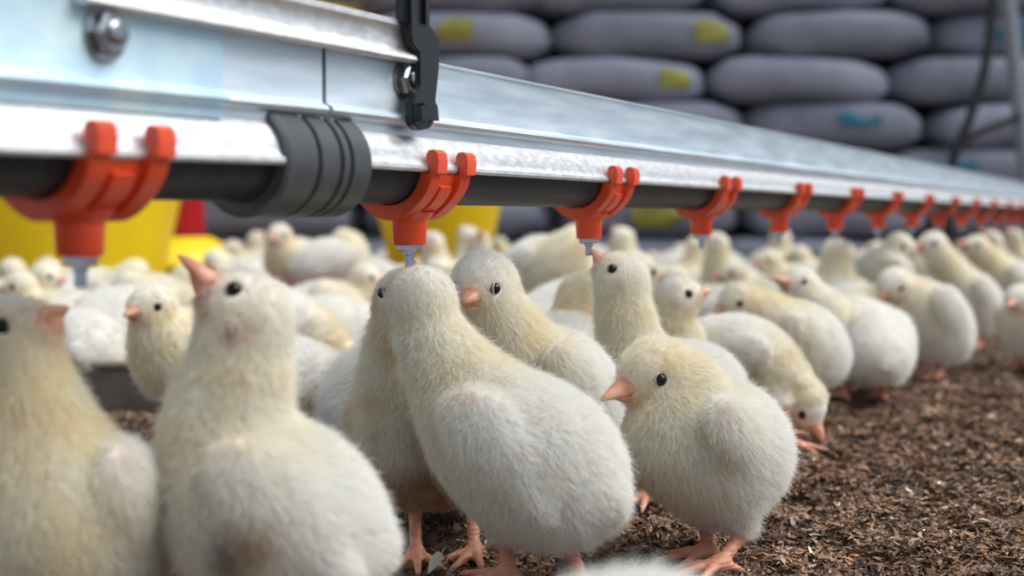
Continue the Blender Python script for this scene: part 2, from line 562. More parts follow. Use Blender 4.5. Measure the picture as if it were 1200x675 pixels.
def coupling():
    Lc = S_couR - S_couL
    rb, rg = 0.0210, 0.0186
    prof = [(PIPE_R + 0.0002, 0.0), (rb - 0.0012, 0.0), (rb, 0.0014)]
    def groove(h):
        return [(rb - .0002, h - 0.0016), (rg, h - 0.0007), (rg, h + 0.0008), (rb - .0002, h + 0.0016)]
    for h in (Lc * 0.36, Lc * 0.62, Lc * 0.74):
        prof += groove(h)
    prof += [(rb, Lc - 0.0014), (rb - 0.0012, Lc), (PIPE_R + 0.0002, Lc)]
    root = empty('pipe_coupling', R3(S_couL, 0, PIPE_Z))
    part('coupling_sleeve', lathe(prof, 56, R3(S_couL, 0, PIPE_Z), D), M['coupling'], root, True, 25)
    tag(root, 'thick grey ribbed coupling joining the water pipe', 'coupling')
coupling()

# nipple drinkers --------------------------------------------------
def make_drinker():
    """local axes: x along the pipe, y towards the viewer's side, z up, origin on the pipe axis"""
    root = empty('nipple_drinker', (0, 0, 0))
    def fin(name, bm, m, bev=0.0, smooth=True, parent=root):
        if bev:
            bmesh.ops.bevel(bm, geom=[e for e in bm.edges if len(e.link_faces) == 2 and e.calc_face_angle(0) > 0.6], offset=bev, segments=2, affect='EDGES')
        o = bm_mesh(name, bm, m, smooth, parent)
        o.data.set_sharp_from_angle(angle=math.radians(40))
        return o
    def ring(bm, prof, x0, x1):
        k = len(prof)
        a = [bm.verts.new((x0, y, z)) for y, z in prof]
        b = [bm.verts.new((x1, y, z)) for y, z in prof]
        bm.faces.new(a); bm.faces.new(b[::-1])
        for i in range(k):
            bm.faces.new((a[i], b[i], b[(i + 1) % k], a[(i + 1) % k]))
    # cradle: thin shell between the two ribs
    bm = bmesh.new()
    A = np.linspace(math.radians(-176), math.radians(-4), 24)
    ring(bm, [(0.0154 * math.cos(t), 0.0154 * math.sin(t)) for t in A] + [(0.0184 * math.cos(t), 0.0184 * math.sin(t)) for t in A[::-1]], -0.0110, 0.0110)
    fin('cradle', bm, M['red'], 0.0004)
    # two ribs, each with a hooked finger on either side of the rail
    for x in (-0.0130, 0.0130):
        bm = bmesh.new()
        A = np.linspace(math.radians(-180), 0, 30)
        inn = [(0.0156 * math.cos(t), 0.0156 * math.sin(t)) for t in A]
        out = [((0.0205 + 0.0012 * abs(math.cos(t)) ** 3) * math.cos(t), (0.0205 + 0.0016 * abs(math.sin(t)) ** 6) * math.sin(t)) for t in A[::-1]]
        near = [(0.0203, -0.0020), (0.0204, 0.0016), (0.0186, 0.0030), (0.0186, 0.0060), (0.0198, 0.0078), (0.0222, 0.0080), (0.0240, 0.0066), (0.0246, 0.0030), (0.0240, -0.0020)]
        far = [(-a, b) for a, b in near[::-1]]
        ring(bm, far + inn[1:-1] + near + out[1:-1], x - 0.0041, x + 0.0041)
        fin('hook_rib', bm, M['red'], 0.0006)
    # central boss under and up the near side
    for sgn in (1, -1):
        bm = bmesh.new()
        A = np.linspace(math.radians(-92), math.radians(-22), 12)
        prof = [(sgn * 0.0180 * math.cos(t), 0.0180 * math.sin(t)) for t in A] + [(sgn * 0.0205 * math.cos(t), 0.0205 * math.sin(t)) for t in A[::-1]]
        ring(bm, prof, -0.0048, 0.0048)
        fin('boss', bm, M['red'], 0.0005)
    V, F = lathe([(0.0, -0.0175), (0.0112, -0.0185), (0.0098, -0.0203), (0.0080, -0.0218), (0.0077, -0.0235), (0.0072, -0.0322), (0.0066, -0.0330), (0.0, -0.0330)], 32)
    o = link('cap', mesh_np('cap', V, F, True, M['red']), root); o.data.set_sharp_from_angle(angle=math.radians(50))
    V, F = lathe([(0.0, -0.0326), (0.0056, -0.0326), (0.0056, -0.0352), (0.0048, -0.0358), (0.0, -0.0358)], 6)
    link('hex_nut', mesh_np('hex_nut', V, F, False, M['zinc']), root)
    V, F = lathe([(0.0, -0.0350), (0.0026, -0.0352), (0.0026, -0.0372), (0.0019, -0.0376), (0.0019, -0.0420), (0.0013, -0.0426), (0.0, -0.0427)], 16)
    o = link('trigger_pin', mesh_np('trigger_pin', V, F, True, M['pin']), root); o.data.set_sharp_from_angle(angle=math.radians(40))
    return root
dr0 = make_drinker()
ordinal = ['red nipple drinker nearest the viewer, left of the grey coupling',
           'red nipple drinker right of the grey coupling, above the central chick',
           'red nipple drinker third along, with a chick stretching its beak to it',
           'fourth red nipple drinker along the pipe, above the round chick head',
           'fifth red nipple drinker along the pipe, with a bluish pin hanging free',
           'sixth red nipple drinker along the pipe', 'seventh red nipple drinker along the pipe',
           'eighth red nipple drinker along the pipe', 'ninth red nipple drinker along the pipe', 'tenth red nipple drinker along the pipe',
           'eleventh red nipple drinker along the pipe', 'twelfth red nipple drinker along the pipe',
           'tiny thirteenth red nipple drinker along the pipe', 'tiny fourteenth red nipple drinker along the pipe', 'tiny fifteenth red nipple drinker, last but one on the pipe', 'tiny last red nipple drinker at the far end of the pipe']
far_label = 'tiny red nipple drinker at the far blurred end of the pipe'
for i in range(14):
    o = dr0 if i == 0 else copy_tree(dr0)
    q = R3((i - 1) * SP, 0, PIPE_Z)
    o.location = q
    o.rotation_euler = (0, 0, math.atan2(D[1], D[0]))
    tag(o, ordinal[i] if i < len(ordinal) else far_label, 'drinker', 'red nipple drinkers along the pipe')

# ------------------------------------------------------------------ implicit surfaces
def roundcone(a, b, r1, r2):
    a, b = np.asarray(a, float), np.asarray(b, float)
    ba = b - a
    l2 = max(np.dot(ba, ba), 1e-12)
    def f(p):
        h = np.clip((p - a) @ ba / l2, 0, 1)
        return np.linalg.norm(p - a - h[:, None] * ba, axis=1) - (r1 + (r2 - r1) * h)
    return f, np.minimum(a - r1, b - r2), np.maximum(a + r1, b + r2)
def ellipsoid(c, R, r):
    c, R, r = np.asarray(c, float), np.asarray(R, float), np.asarray(r, float)
    def f(p):
        q = (p - c) @ R.T
        k0 = np.linalg.norm(q / r, axis=1)
        k1 = np.linalg.norm(q / (r * r), axis=1)
        return k0 * (k0 - 1) / np.maximum(k1, 1e-6)
    m = r.max()
    return f, c - m, c + m
def union(prims):
    """prims: list of ((f, lo, hi), k)"""
    def f(p):
        d = None
        for (g, _, _), k in prims:
            e = g(p)
            if d is None:
                d = e
            else:
                h = np.maximum(k - np.abs(d - e), 0) / k
                d = np.minimum(d, e) - h * h * k * 0.25
        return d
    lo = np.min([q[0][1] for q in prims], 0)
    hi = np.max([q[0][2] for q in prims], 0)
    return f, lo, hi

def grad(f, p, e=2e-4):
    g = np.empty_like(p)
    for a in range(3):
        d = np.zeros(3); d[a] = e
        g[:, a] = f(p + d) - f(p - d)
    return g / (2 * e)
def project(f, p, it=2):
    for _ in range(it):
        g = grad(f, p)
        p = p - g * (f(p) / np.maximum((g * g).sum(1), 1e-3))[:, None]
    return p

def surface_net(f, lo, hi, h):
    lo = lo - 2.5 * h; hi = hi + 2.5 * h
    n = np.ceil((hi - lo) / h).astype(int) + 1
    ax = [lo[i] + h * np.arange(n[i]) for i in range(3)]
    X = np.stack(np.meshgrid(*ax, indexing='ij'), -1).reshape(-1, 3)
    v = f(X).reshape(n)
    s = v < 0
    cs = tuple(n - 1)
    cnt = np.zeros(cs, int)
    acc = np.zeros(cs + (3,)); num = np.zeros(cs)
    sl = lambda d, m: slice(d, m - 1 + d)
    cor = [(a, b, c) for a in (0, 1) for b in (0, 1) for c in (0, 1)]
    get = lambda arr, c: arr[sl(c[0], n[0]), sl(c[1], n[1]), sl(c[2], n[2])]
    for c in cor:
        cnt += get(s, c)
    for c in cor:
        for a in range(3):
            if c[a] == 0:
                c2 = list(c); c2[a] = 1
                v1, v2 = get(v, c), get(v, tuple(c2))
                cr = (v1 < 0) != (v2 < 0)
                t = np.where(cr, v1 / np.where(cr, v1 - v2, 1), 0)
                for b in range(3):
                    acc[..., b] += np.where(cr, (t if b == a else c[b]), 0)
                num += cr
    act = (cnt > 0) & (cnt < 8)
    idx = -np.ones(cs, int)
    idx[act] = np.arange(act.sum())
    ijk = np.argwhere(act)
    V = lo + h * (ijk + acc[act] / num[act][:, None])
    F = []
    for a in range(3):
        b, c = (a + 1) % 3, (a + 2) % 3
        s1 = np.take(s, range(0, n[a] - 1), axis=a); s2 = np.take(s, range(1, n[a]), axis=a)
        e = np.argwhere(s1 != s2)
        fl_ = s1[tuple(e.T)]
        ok = (e[:, b] > 0) & (e[:, c] > 0) & (e[:, b] < n[b] - 1) & (e[:, c] < n[c] - 1)
        e, fl_ = e[ok], fl_[ok]
        def cell(db, dc):
            q = e.copy(); q[:, b] += db; q[:, c] += dc
            return idx[tuple(q.T)]
        Q = np.stack([cell(-1, -1), cell(0, -1), cell(0, 0), cell(-1, 0)], 1)
        Q[~fl_] = Q[~fl_][:, ::-1]
        F.append(Q)
    F = np.concatenate(F)
    return V, F[(F >= 0).all(1)]

def fast_mesh(name, V, F, material, col=None):
    me = bpy.data.meshes.new(name)
    me.vertices.add(len(V))
    me.vertices.foreach_set('co', V.astype(np.float32).ravel())
    me.loops.add(F.size)
    me.loops.foreach_set('vertex_index', F.astype(np.int32).ravel())
    me.polygons.add(len(F))
    me.polygons.foreach_set('loop_start', (np.arange(len(F)) * F.shape[1]).astype(np.int32))
    me.polygons.foreach_set('use_smooth', np.ones(len(F), bool))
    me.update(calc_edges=True)
    if col is not None:
        a = me.color_attributes.new('col', 'FLOAT_COLOR', 'POINT')
        a.data.foreach_set('color', np.c_[col, np.ones(len(col))].astype(np.float32).ravel())
    me.materials.append(material)
    return me

# ------------------------------------------------------------------ chicks
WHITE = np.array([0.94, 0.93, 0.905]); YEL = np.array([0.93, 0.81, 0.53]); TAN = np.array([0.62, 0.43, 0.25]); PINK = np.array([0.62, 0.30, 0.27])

def leg_mesh(hock, foot, yaw, claws, s=1.0, h=0.0009):
    """one continuous shank with three front toes and a hind toe"""
    hock, foot = np.asarray(hock, float), np.asarray(foot, float)
    ank = foot + UP * 0.0055 * s
    pr = [(roundcone(hock, hock * 0.4 + ank * 0.6, 0.0036 * s, 0.0026 * s), 0.002), (roundcone(hock * 0.4 + ank * 0.6, ank, 0.0026 * s, 0.0030 * s), 0.002)]
    tips = []
    for da, L in ((-0.62, 0.019), (0.0, 0.023), (0.62, 0.019), (math.pi, 0.010)):
        a = yaw + da
        d = np.array([math.cos(a), math.sin(a), 0])
        m = foot + d * L * 0.45 * s + UP * 0.0042 * s
        t = foot + d * L * s + UP * 0.0020 * s
        pr.append((roundcone(ank, m, 0.0025 * s, 0.0021 * s), 0.003 * s))
        pr.append((roundcone(m, t, 0.0021 * s, 0.0014 * s), 0.001))
        tips.append((t, nrm(t - m)))
    f, lo, hi = union(pr)
    V, F = surface_net(f, lo, hi, h)
    V = project(f, V, 1)
    cl = []
    if claws:
        for t, d in tips:
            cl.append(tube([t, t + d * 0.0022 * s, t + d * 0.0040 * s - UP * 0.0008], [0.0011 * s, 0.0008 * s, 0.00008], 8))
    return V, F, cl

def build_chick(loc, spine, head, beak_tip, fwd, legs, strands=40000, length=0.0065, width=0.00011, h=0.0021, heading=None,
                dirt=0.0, yellow=0.5, marks=(), hero=True, wing=True, wing_at=None, seed=0, head_white=0.0, eye_u=0.14, eye_f=0.42):
    """every position is relative to loc, a point on the floor"""
    r_ = np.random.default_rng(seed + 100)
    fwd = nrm(np.array([fwd[0], fwd[1], 0.0]))
    lat = np.cross(UP, fwd)
    Hc, Hr = np.asarray(head[0], float), head[1]
    tip = np.asarray(beak_tip, float)
    b = nrm(tip - Hc)
    if heading is None:
        hh = np.array([b[0], b[1], 0])
        hh = nrm(hh) if np.linalg.norm(hh) > 0.35 else fwd
    else:
        hh = nrm(np.array([heading[0], heading[1], 0]))
    sp, cp = b[2], math.sqrt(max(1 - b[2] ** 2, 0))
    u = nrm(UP * cp - hh * sp)
    u = nrm(u - b * np.dot(u, b))
    hl = np.cross(u, b)
    base = Hc + b * 0.88 * Hr - u * 0.10 * Hr
    L = np.linalg.norm(tip - base)
    bd = (tip - base) / L
    # --- body surface
    prims = []
    H0 = Hr
    off_ = [0.0028, 0.0030, 0.0030, 0.0028, 0.0024]
    sp_pts = [(np.asarray(p, float), r - off_[min(i, 4)]) for i, (p, r) in enumerate(spine)]
    Hr = Hr - 0.0014
    ctl = np.array([np.r_[p, r] for p, r in sp_pts] + [np.r_[Hc, Hr * 0.97]])
    dense = []
    for i in range(len(ctl) - 1):
        p0, p1, p2, p3 = ctl[max(i - 1, 0)], ctl[i], ctl[i + 1], ctl[min(i + 2, len(ctl) - 1)]
        for t in (0, 1 / 3, 2 / 3):
            dense.append(.5 * (2 * p1 + (p2 - p0) * t + (2 * p0 - 5 * p1 + 4 * p2 - p3) * t * t + (3 * p1 - p0 - 3 * p2 + p3) * t ** 3))
    dense.append(ctl[-1])
    for d1, d2 in zip(dense[:-1], dense[1:]):
        prims.append((roundcone(d1[:3], d2[:3], d1[3], d2[3]), 0.0012))
    neck, nr_ = sp_pts[-1]
    prims.append((roundcone(Hc - b * 0.1 * Hr, Hc + b * 0.80 * Hr - u * 0.08 * Hr, Hr * 0.98, Hr * 0.42), 0.004))
    rump, rr = sp_pts[0]
    back = nrm(rump - sp_pts[1][0] + 1e-6)
    prims.append((roundcone(rump, rump + nrm(back * 0.8 - fwd * 0.5 + UP * 0.1) * rr * 0.95, rr * 0.6, rr * 0.16), 0.010))
    bel, br = sp_pts[1]
    brs, brr = sp_pts[2]
    ax = nrm(brs - rump)
    wings = []
    if wing:
        for sgn in (1, -1):
            wc = bel * 0.62 + brs * 0.38 + lat * sgn * (br * 0.80) + UP * br * 0.26
            wx = nrm(-ax * 0.95 - UP * 0.28)
            wn = nrm(lat * sgn + UP * 0.30)
            wn = nrm(wn - wx * np.dot(wn, wx))
            R = np.stack([wx, np.cross(wn, wx), wn])
            prims.append((ellipsoid(wc, R, (br * 0.80, br * 0.48, br * 0.31)), 0.0035))
            prims.append((ellipsoid(wc + wx * br * 0.62 - UP * br * 0.10, R, (br * 0.52, br * 0.24, br * 0.19)), 0.003))
            wings.append((wc, wx, wn))
    hocks = []
    for (hk, ft, yw) in legs:
        hk = np.asarray(hk, float)
        st = bel * 0.8 + brs * 0.2 + lat * np.sign(np.dot(hk - bel, lat)) * br * 0.42 - UP * br * 0.25
        prims.append((roundcone(st, hk + UP * 0.004, br * 0.44, 0.0050), 0.008))
        hocks.append(hk)
    f, lo, hi = union(prims)
    V, F = surface_net(f, lo, hi, h)
    V = project(f, V, 2)
    # --- eyes
    re = 0.0029 * Hr / 0.0155
    eyes = []
    for sgn in (1, -1):
        p = (Hc + b * eye_f * Hr + u * eye_u * Hr + hl * sgn * 1.6 * Hr)[None]
        for _ in range(25):
            p = p - hl * sgn * np.maximum(f(p), 0)[:, None]
        eyes.append(p[0] - hl * sgn * re * 0.18)
    # --- colouring of the down
    nb, nbr = sp_pts[-2]
    def colour(p, n):
        nz = noise(p * 90 + seed * 13.7)
        nz2 = noise(p * 260 + seed * 5.1)
        dn = np.minimum(np.linalg.norm(p - nb, axis=1) / (nbr * 1.25), np.linalg.norm(p - neck, axis=1) / (nr_ * 1.3))
        dh = np.linalg.norm(p - Hc, axis=1) / Hr
        y = 0.07 + yellow * np.exp(-np.clip(dn - 0.55, 0, 9) ** 2 * 2.2) * (0.35 + 0.9 * nz)
        y += 0.30 * yellow * np.exp(-dh ** 2 * 0.8) * (1 - head_white)
        dbr = np.linalg.norm(p - brs, axis=1) / brr
        y += 0.45 * yellow * np.exp(-(dbr - 0.9) ** 2 * 3) * np.clip(-n[:, 2] + 0.4, 0, 1)
        y = np.clip(y + (nz2 - 0.5) * 0.16, 0, 1)
        c = WHITE * (1 - y[:, None]) + YEL * y[:, None]
        if dirt:  # tan dirt on the lower front breast, with its shade painted in
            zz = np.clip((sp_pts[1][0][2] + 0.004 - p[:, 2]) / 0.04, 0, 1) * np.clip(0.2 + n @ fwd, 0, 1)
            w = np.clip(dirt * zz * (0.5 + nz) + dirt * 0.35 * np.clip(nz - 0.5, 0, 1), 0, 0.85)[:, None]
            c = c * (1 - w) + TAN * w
        for (mp, mr, mc, ms) in marks:
            w = (ms * np.exp(-(np.linalg.norm(p - np.asarray(mp), axis=1) / mr) ** 2 * 1.5))[:, None]
            c = c * (1 - w) + np.asarray(mc) * w
        w = (0.7 * np.exp(-(np.linalg.norm(p - base, axis=1) / (0.40 * Hr)) ** 3))[:, None]
        c = c * (1 - w) + np.array([0.80, 0.50, 0.38]) * w
        # bare pinkish skin round the ear opening and the wing fold
        for sgn in (1, -1):
            ear = Hc - b * 0.22 * Hr + hl * sgn * Hr * 0.98 - u * 0.10 * Hr
            w = (0.5 * np.exp(-(np.linalg.norm(p - ear, axis=1) / (0.15 * Hr)) ** 2))[:, None]
            c = c * (1 - w) + PINK * w
        for wc, wx, wn in wings:
            fold = wc - wx * br * 0.72 + wn * br * 0.08
            w = (0.17 * np.exp(-(np.linalg.norm(p - fold, axis=1) / (0.13 * br)) ** 2))[:, None]
            c = c * (1 - w) + PINK * w
        return c
    nV = grad(f, V)
    nV /= np.linalg.norm(nV, axis=1)[:, None]
    cV = colour(V, nV) * 0.92 + np.array([0.10, 0.02, 0.0]) * 0.35
    cV = np.clip(cV, 0, 0.9)
    root = empty('chick', loc)
    body = link('body', fast_mesh('chick_body', V, F, M['skin'], cV), root)
    # --- down: sampled on the surface and combed from head to tail
    q0, q1, q2, q3 = (V[F[:, i]] for i in range(4))
    area = 0.5 * (np.linalg.norm(np.cross(q1 - q0, q2 - q0), axis=1) + np.linalg.norm(np.cross(q2 - q0, q3 - q0), axis=1))
    fi = r_.choice(len(F), strands, p=area / area.sum())
    a_, b_ = r_.random((2, strands, 1))
    root_p = (q0[fi] * (1 - a_) + q1[fi] * a_) * (1 - b_) + (q3[fi] * (1 - a_) + q2[fi] * a_) * b_
    root_p = project(f, root_p, 1)
    n = grad(f, root_p)
    n /= np.maximum(np.linalg.norm(n, axis=1), 1e-6)[:, None]
    dh = np.linalg.norm(root_p - Hc, axis=1) / Hr
    keep = np.ones(strands, bool)
    for e in eyes:
        keep &= np.linalg.norm(root_p - e, axis=1) > re * 1.16
    keep &= ~((np.linalg.norm(root_p - (base + bd * 0.0015), axis=1) < 0.30 * Hr))
    for hk in hocks:
        keep &= ~((root_p[:, 2] < hk[2] + 0.001))
    for sgn in (1, -1):
        ear = Hc - b * 0.22 * Hr + hl * sgn * Hr * 0.98 - u * 0.10 * Hr
        keep &= ~((np.linalg.norm(root_p - ear, axis=1) < 0.11 * Hr) & (r_.random(strands) < 0.7))
    root_p, n, dh = root_p[keep], n[keep], dh[keep]
    m = len(root_p)
    chain = [p for p, _ in sp_pts] + [Hc, Hc + b * Hr]
    flow = np.zeros((m, 3))
    for p1, p2 in zip(chain[:-1], chain[1:]):
        mid = (p1 + p2) / 2
        w = np.exp(-(np.linalg.norm(root_p - mid, axis=1) / 0.022) ** 2) + 1e-4
        flow += w[:, None] * nrm(p1 - p2 + 1e-6)
    flow = flow / np.linalg.norm(flow, axis=1)[:, None] - UP * 0.38
    # low-frequency swirl keeps the coat from looking combed by machine
    sw = np.stack([noise(root_p * 70 + k * 31 + seed) for k in range(3)], 1) - 0.5
    flow = flow + sw * 0.7
    t = flow - n * (flow * n).sum(1)[:, None]
    t /= np.maximum(np.linalg.norm(t, axis=1), 1e-6)[:, None]
    face = np.clip((1.5 - dh) / 0.7, 0, 1)
    Ls = length * (1 - 0.58 * face) * (0.45 + 0.75 * r_.random(m) + 0.6 * (r_.random(m) < 0.10))
    lift = (0.62 - 0.16 * face)[:, None] + r_.normal(0, 0.14, (m, 1))
    d = n * lift + t * 0.85 + r_.normal(0, 0.30, (m, 3))
    d /= np.linalg.norm(d, axis=1)[:, None]
    tipp = root_p + d * Ls[:, None]
    # clumping
    key = np.floor((root_p + r_.normal(0, 0.0005, (m, 3))) / 0.0026).astype(int)
    _, inv = np.unique(key, axis=0, return_inverse=True)
    inv = inv.ravel()
    cntc = np.bincount(inv)[:, None]
    ct = np.stack([np.bincount(inv, tipp[:, k]) for k in range(3)], 1) / cntc
    tipp = tipp * 0.80 + ct[inv] * 0.20
    bend = (t - n * 0.30) * (Ls * 0.16)[:, None]
    K = 4
    pts = np.empty((m, K, 3), np.float32)
    for k in range(K):
        s = k / (K - 1)
        pts[:, k] = root_p * (1 - s) + tipp * s + bend * (s * s - s) * -0.0 + n * (Ls * 0.22 * s * (1 - s))[:, None]
    hc = bpy.data.hair_curves.new('chick_down')
    hc.add_curves([K] * m)
    hc.attributes['position'].data.foreach_set('vector', pts.ravel())
    ra = hc.attributes.get('radius') or hc.attributes.new('radius', 'FLOAT', 'POINT')
    ra.data.foreach_set('value', np.tile(np.array([1.0, 0.9, 0.65, 0.16], np.float32) * width, m))
    cc = colour(root_p, n) * (0.93 + 0.14 * r_.random((m, 1)))
    ca = hc.attributes.new('col', 'FLOAT_COLOR', 'CURVE')
    ca.data.foreach_set('color', np.c_[np.clip(cc, 0, 0.95), np.ones(m)].astype(np.float32).ravel())
    hc.materials.append(M['down'])
    link('down', hc, body)
    # --- beak
    bu = nrm(u - bd * np.dot(u, bd)); bl = np.cross(bu, bd)
    def mandible(off, hw, hh_, Lm, droop, nr=12, seg=18, flat=1.0):
        V, F = [], []
        for i in range(nr):
            s = i / (nr - 1)
            tp = max(1 - s, 0) ** 0.55 * (1 - 0.22 * s)
            c = base + bu * off * (1 - s) + bd * Lm * s - bu * droop * s ** 2.4
            for k in range(seg):
                a = 2 * math.pi * k / seg
                zz = math.sin(a)
                zz = zz * (1.0 if zz > 0 else flat)
                V.append(c + bl * math.cos(a) * hw * max(tp, 0.02) + bu * zz * hh_ * max(tp, 0.02))
        for i in range(nr - 1):
            for k in range(seg):
                F.append((i * seg + k, i * seg + (k + 1) % seg, (i + 1) * seg + (k + 1) % seg, (i + 1) * seg + k))
        F.append(tuple(range(seg))[::-1]); F.append(tuple((nr - 1) * seg + k for k in range(seg)))
        return mesh_np('mandible', V, F, True, M['beak'])
    bk = link('beak', mandible(0.04 * Hr, H0 * 0.40, H0 * 0.40, L, 0.05 * Hr, flat=0.45), root)
    link('lower_beak', mandible(-0.17 * Hr, H0 * 0.33, H0 * 0.17, L * 0.84, -0.10 * Hr), bk)
    if hero:
        for sgn in (1, -1):
            p = base + bd * L * 0.30 + bu * Hr * 0.19 + bl * sgn * Hr * 0.155
            R = np.stack([bd, bl, bu])
            g = ellipsoid(p, R, (0.0012, 0.0005, 0.0005))
            v_, f_ = lathe([(0.0001, -1), (0.7, -0.7), (1, 0), (0.7, 0.7), (0.0001, 1)], 8)
            v_ = [p + bd * q[2] * 0.0013 + (bl * q[0] + bu * q[1]) * 0.00055 for q in v_]
            link('nostril', mesh_np('nostril', v_, f_, True, M['nostril']), bk)
    # --- eyes
    for sgn, e in zip((1, -1), eyes):
        prof = [(re * math.sin(x), -re * math.cos(x)) for x in np.linspace(0.001, math.pi - 0.001, 11)]
        eo = link('eye', mesh_np('eye', *lathe(prof, 18, (0, 0, 0), hl * sgn), True, M['eye']), root, e)
        if hero:
            ring_c = [(re * 0.98, re * -0.10), (re * 1.16, re * 0.02), (re * 1.20, re * 0.14), (re * 1.08, re * 0.26), (re * 0.96, re * 0.22), (re * 0.98, re * -0.10)]
            link('eyelid', mesh_np('eyelid', *lathe(ring_c, 22, (0, 0, 0), hl * sgn), True, M['lid']), eo)
    # --- legs
    for (hk, ft, yw) in legs:
        Vl, Fl, cl = leg_mesh(hk, ft, yw, hero)
        lg = link('leg', fast_mesh('chick_leg', Vl, Fl, M['leg']), root)
        for (v_, f_) in cl:
            link('claw', mesh_np('claw', v_, f_, True, M['claw']), lg)
    return root

def hero(label, spine, head, beak, fwd, feet=(), toe=None, hocks=None, heading=None, marks=(), base=None, **kw):
    """keypoints: (px, py, distance, radius in px) as read off the photograph; feet: (px, distance)"""
    cv = lambda k: (P(k[0], k[1], k[2]), k[3] * k[2] / FPX)
    sp = [cv(k) for k in spine]
    hd = cv(head)
    mid = sp[1][0]
    loc = np.array([mid[0], mid[1], 0.0])
    fw = nrm(np.array([fwd[0], fwd[1], 0.0])); lat = np.cross(UP, fw)
    lg = []
    br = sp[1][1]
    for i, sgn in enumerate((1, -1)):
        if feet:
            ft = G(*feet[i])
        else:
            ft = sp[1][0] * 0.75 + sp[2][0] * 0.25 + lat * sgn * br * 0.45; ft[2] = 0
        if hocks:
            hk = P(*hocks[i])
        else:
            tz = max(sp[1][0][2] - br * 1.02, 0.014)
            hk = np.array([ft[0], ft[1], 0]) - fw * 0.006
            hk[2] = min(tz + 0.004, 0.036)
        yw = math.atan2(fw[1], fw[0]) if toe is None else toe[i]
        lg.append((hk - loc, ft - loc, yw))
    mk = [(P(a, b_, c) - loc, r, col, s) for (a, b_, c, r, col, s) in marks]
    root = build_chick(loc, [(p - loc, r) for p, r in sp], (hd[0] - loc, hd[1]), P(*beak) - loc, fw, lg, heading=heading, marks=mk, **kw)
    tag(root, label, 'chick', kw.get('group') or 'chicks gathered at the drinker line')
    return root

NEAR = dict(strands=125000, length=0.0058, width=0.000062, h=0.0022)
MID = dict(strands=36000, length=0.0060, width=0.00013, h=0.0026)
FAR = dict(strands=30000, length=0.0060, width=0.00014, h=0.0028, hero=False)
BRUISE = (0.45, 0.16, 0.14)

# the foreground birds ------------------------------------------------
hero('chick at the left edge with its beak raised to the right', [(98, 655, .500, 92), (78, 628, .475, 122), (58, 590, .458, 112), (40, 515, .455, 78), (28, 455, .455, 60)],
     (16, 400, .455, 56), (80, 357, .451), (-0.3, -0.95), heading=(0.92, -0.38), seed=1, yellow=0.75, dirt=0.35,
     marks=[(22, 487, .434, 0.0035, BRUISE, .8), (35, 489, .434, 0.003, BRUISE, .8), (75, 620, .44, 0.016, YEL, .6)], **NEAR)
hero('big foreground chick stretching its neck up and to the left', [(372, 630, .478, 88), (332, 612, .475, 118), (290, 578, .475, 108), (268, 505, .475, 80), (280, 432, .475, 62)],
     (284, 370, .475, 55), (209, 297, .470), (-0.92, -0.25), eye_f=0.6, eye_u=0.30, seed=2, yellow=0.45, dirt=0.2,
     marks=[(266, 652, .445, 0.009, (0.20, 0.13, 0.09), .7), (290, 640, .44, 0.010, TAN, .7), (268, 390, .458, 0.0035, BRUISE, .7), (233, 345, .466, 0.004, (0.62, 0.33, 0.26), .8), (236, 365, .464, 0.0035, (0.66, 0.40, 0.32), .7)], **NEAR)
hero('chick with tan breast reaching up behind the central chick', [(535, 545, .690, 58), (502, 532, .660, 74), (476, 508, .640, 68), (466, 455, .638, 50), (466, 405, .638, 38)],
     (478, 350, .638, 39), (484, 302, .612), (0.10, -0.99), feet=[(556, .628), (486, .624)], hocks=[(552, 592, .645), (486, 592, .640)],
     toe=[-2.0, -1.45], seed=3, yellow=0.55, dirt=2.4, heading=(0.5, -0.85), **NEAR)  # stronger tan tint paints in the shade on this breast
hero('white chick mostly hidden behind the tan-breasted chick', [(438, 480, .725, 64), (452, 472, .745, 76), (478, 468, .775, 68), (500, 440, .795, 45), (512, 415, .80, 35)],
     (515, 395, .805, 34), (540, 398, .825), (0.8, 0.5), feet=[(462, .740), (528, .735)], seed=4, yellow=0.2, **NEAR)
hero('central white chick seen from behind drinking from the nipple', [(662, 568, .575, 76), (632, 545, .583, 98), (580, 505, .590, 84), (537, 450, .597, 60), (506, 396, .600, 43)],
     (494, 347, .602, 38), (479, 299, .622), (-0.85, 0.45), feet=[(596, .588), (682, .575)], hocks=[(592, 636, .592), (668, 640, .578)], toe=[2.6, 2.7],
     heading=(-0.12, 1.0), eye_u=-0.2, seed=5, yellow=0.38, dirt=0.25,
     marks=[(572, 488, .545, 0.005, PINK, .75), (546, 462, .560, 0.004, PINK, .5)], **NEAR)
hero('chick facing the viewer with its head turned over the central chick', [(678, 476, .735, 52), (650, 462, .712, 76), (620, 440, .695, 64), (608, 412, .692, 50), (588, 378, .690, 40)],
     (566, 335, .690, 40), (545, 353, .667), (-0.75, -0.5), eye_f=0.7, seed=6, yellow=0.6, head_white=0.7, **NEAR)
hero('slender chick touching the third drinker with its beak', [(818, 455, .792, 54), (790, 465, .782, 68), (757, 448, .775, 57), (740, 408, .777, 41), (732, 368, .778, 34)],
     (726, 326, .780, 32), (691, 291, .783), (-0.95, -0.05), feet=[(800, .760), (758, .752)], seed=8, yellow=0.6, toe=[3.4, 3.9], **NEAR)
hero('round front chick looking left with its beak lowered', [(856, 532, .655, 72), (838, 527, .632, 87), (804, 512, .618, 74), (800, 470, .620, 58), (790, 452, .622, 50)],
     (766, 441, .622, 45), (703, 468, .606), (-0.8, -0.45), feet=[(846, .604), (830, .628)], hocks=[(870, 626, .618), (828, 622, .638)], toe=[3.5, 3.35], seed=9, yellow=0.55, dirt=0.15,
     marks=[(745, 500, .60, 0.004, TAN, .5)], **NEAR)
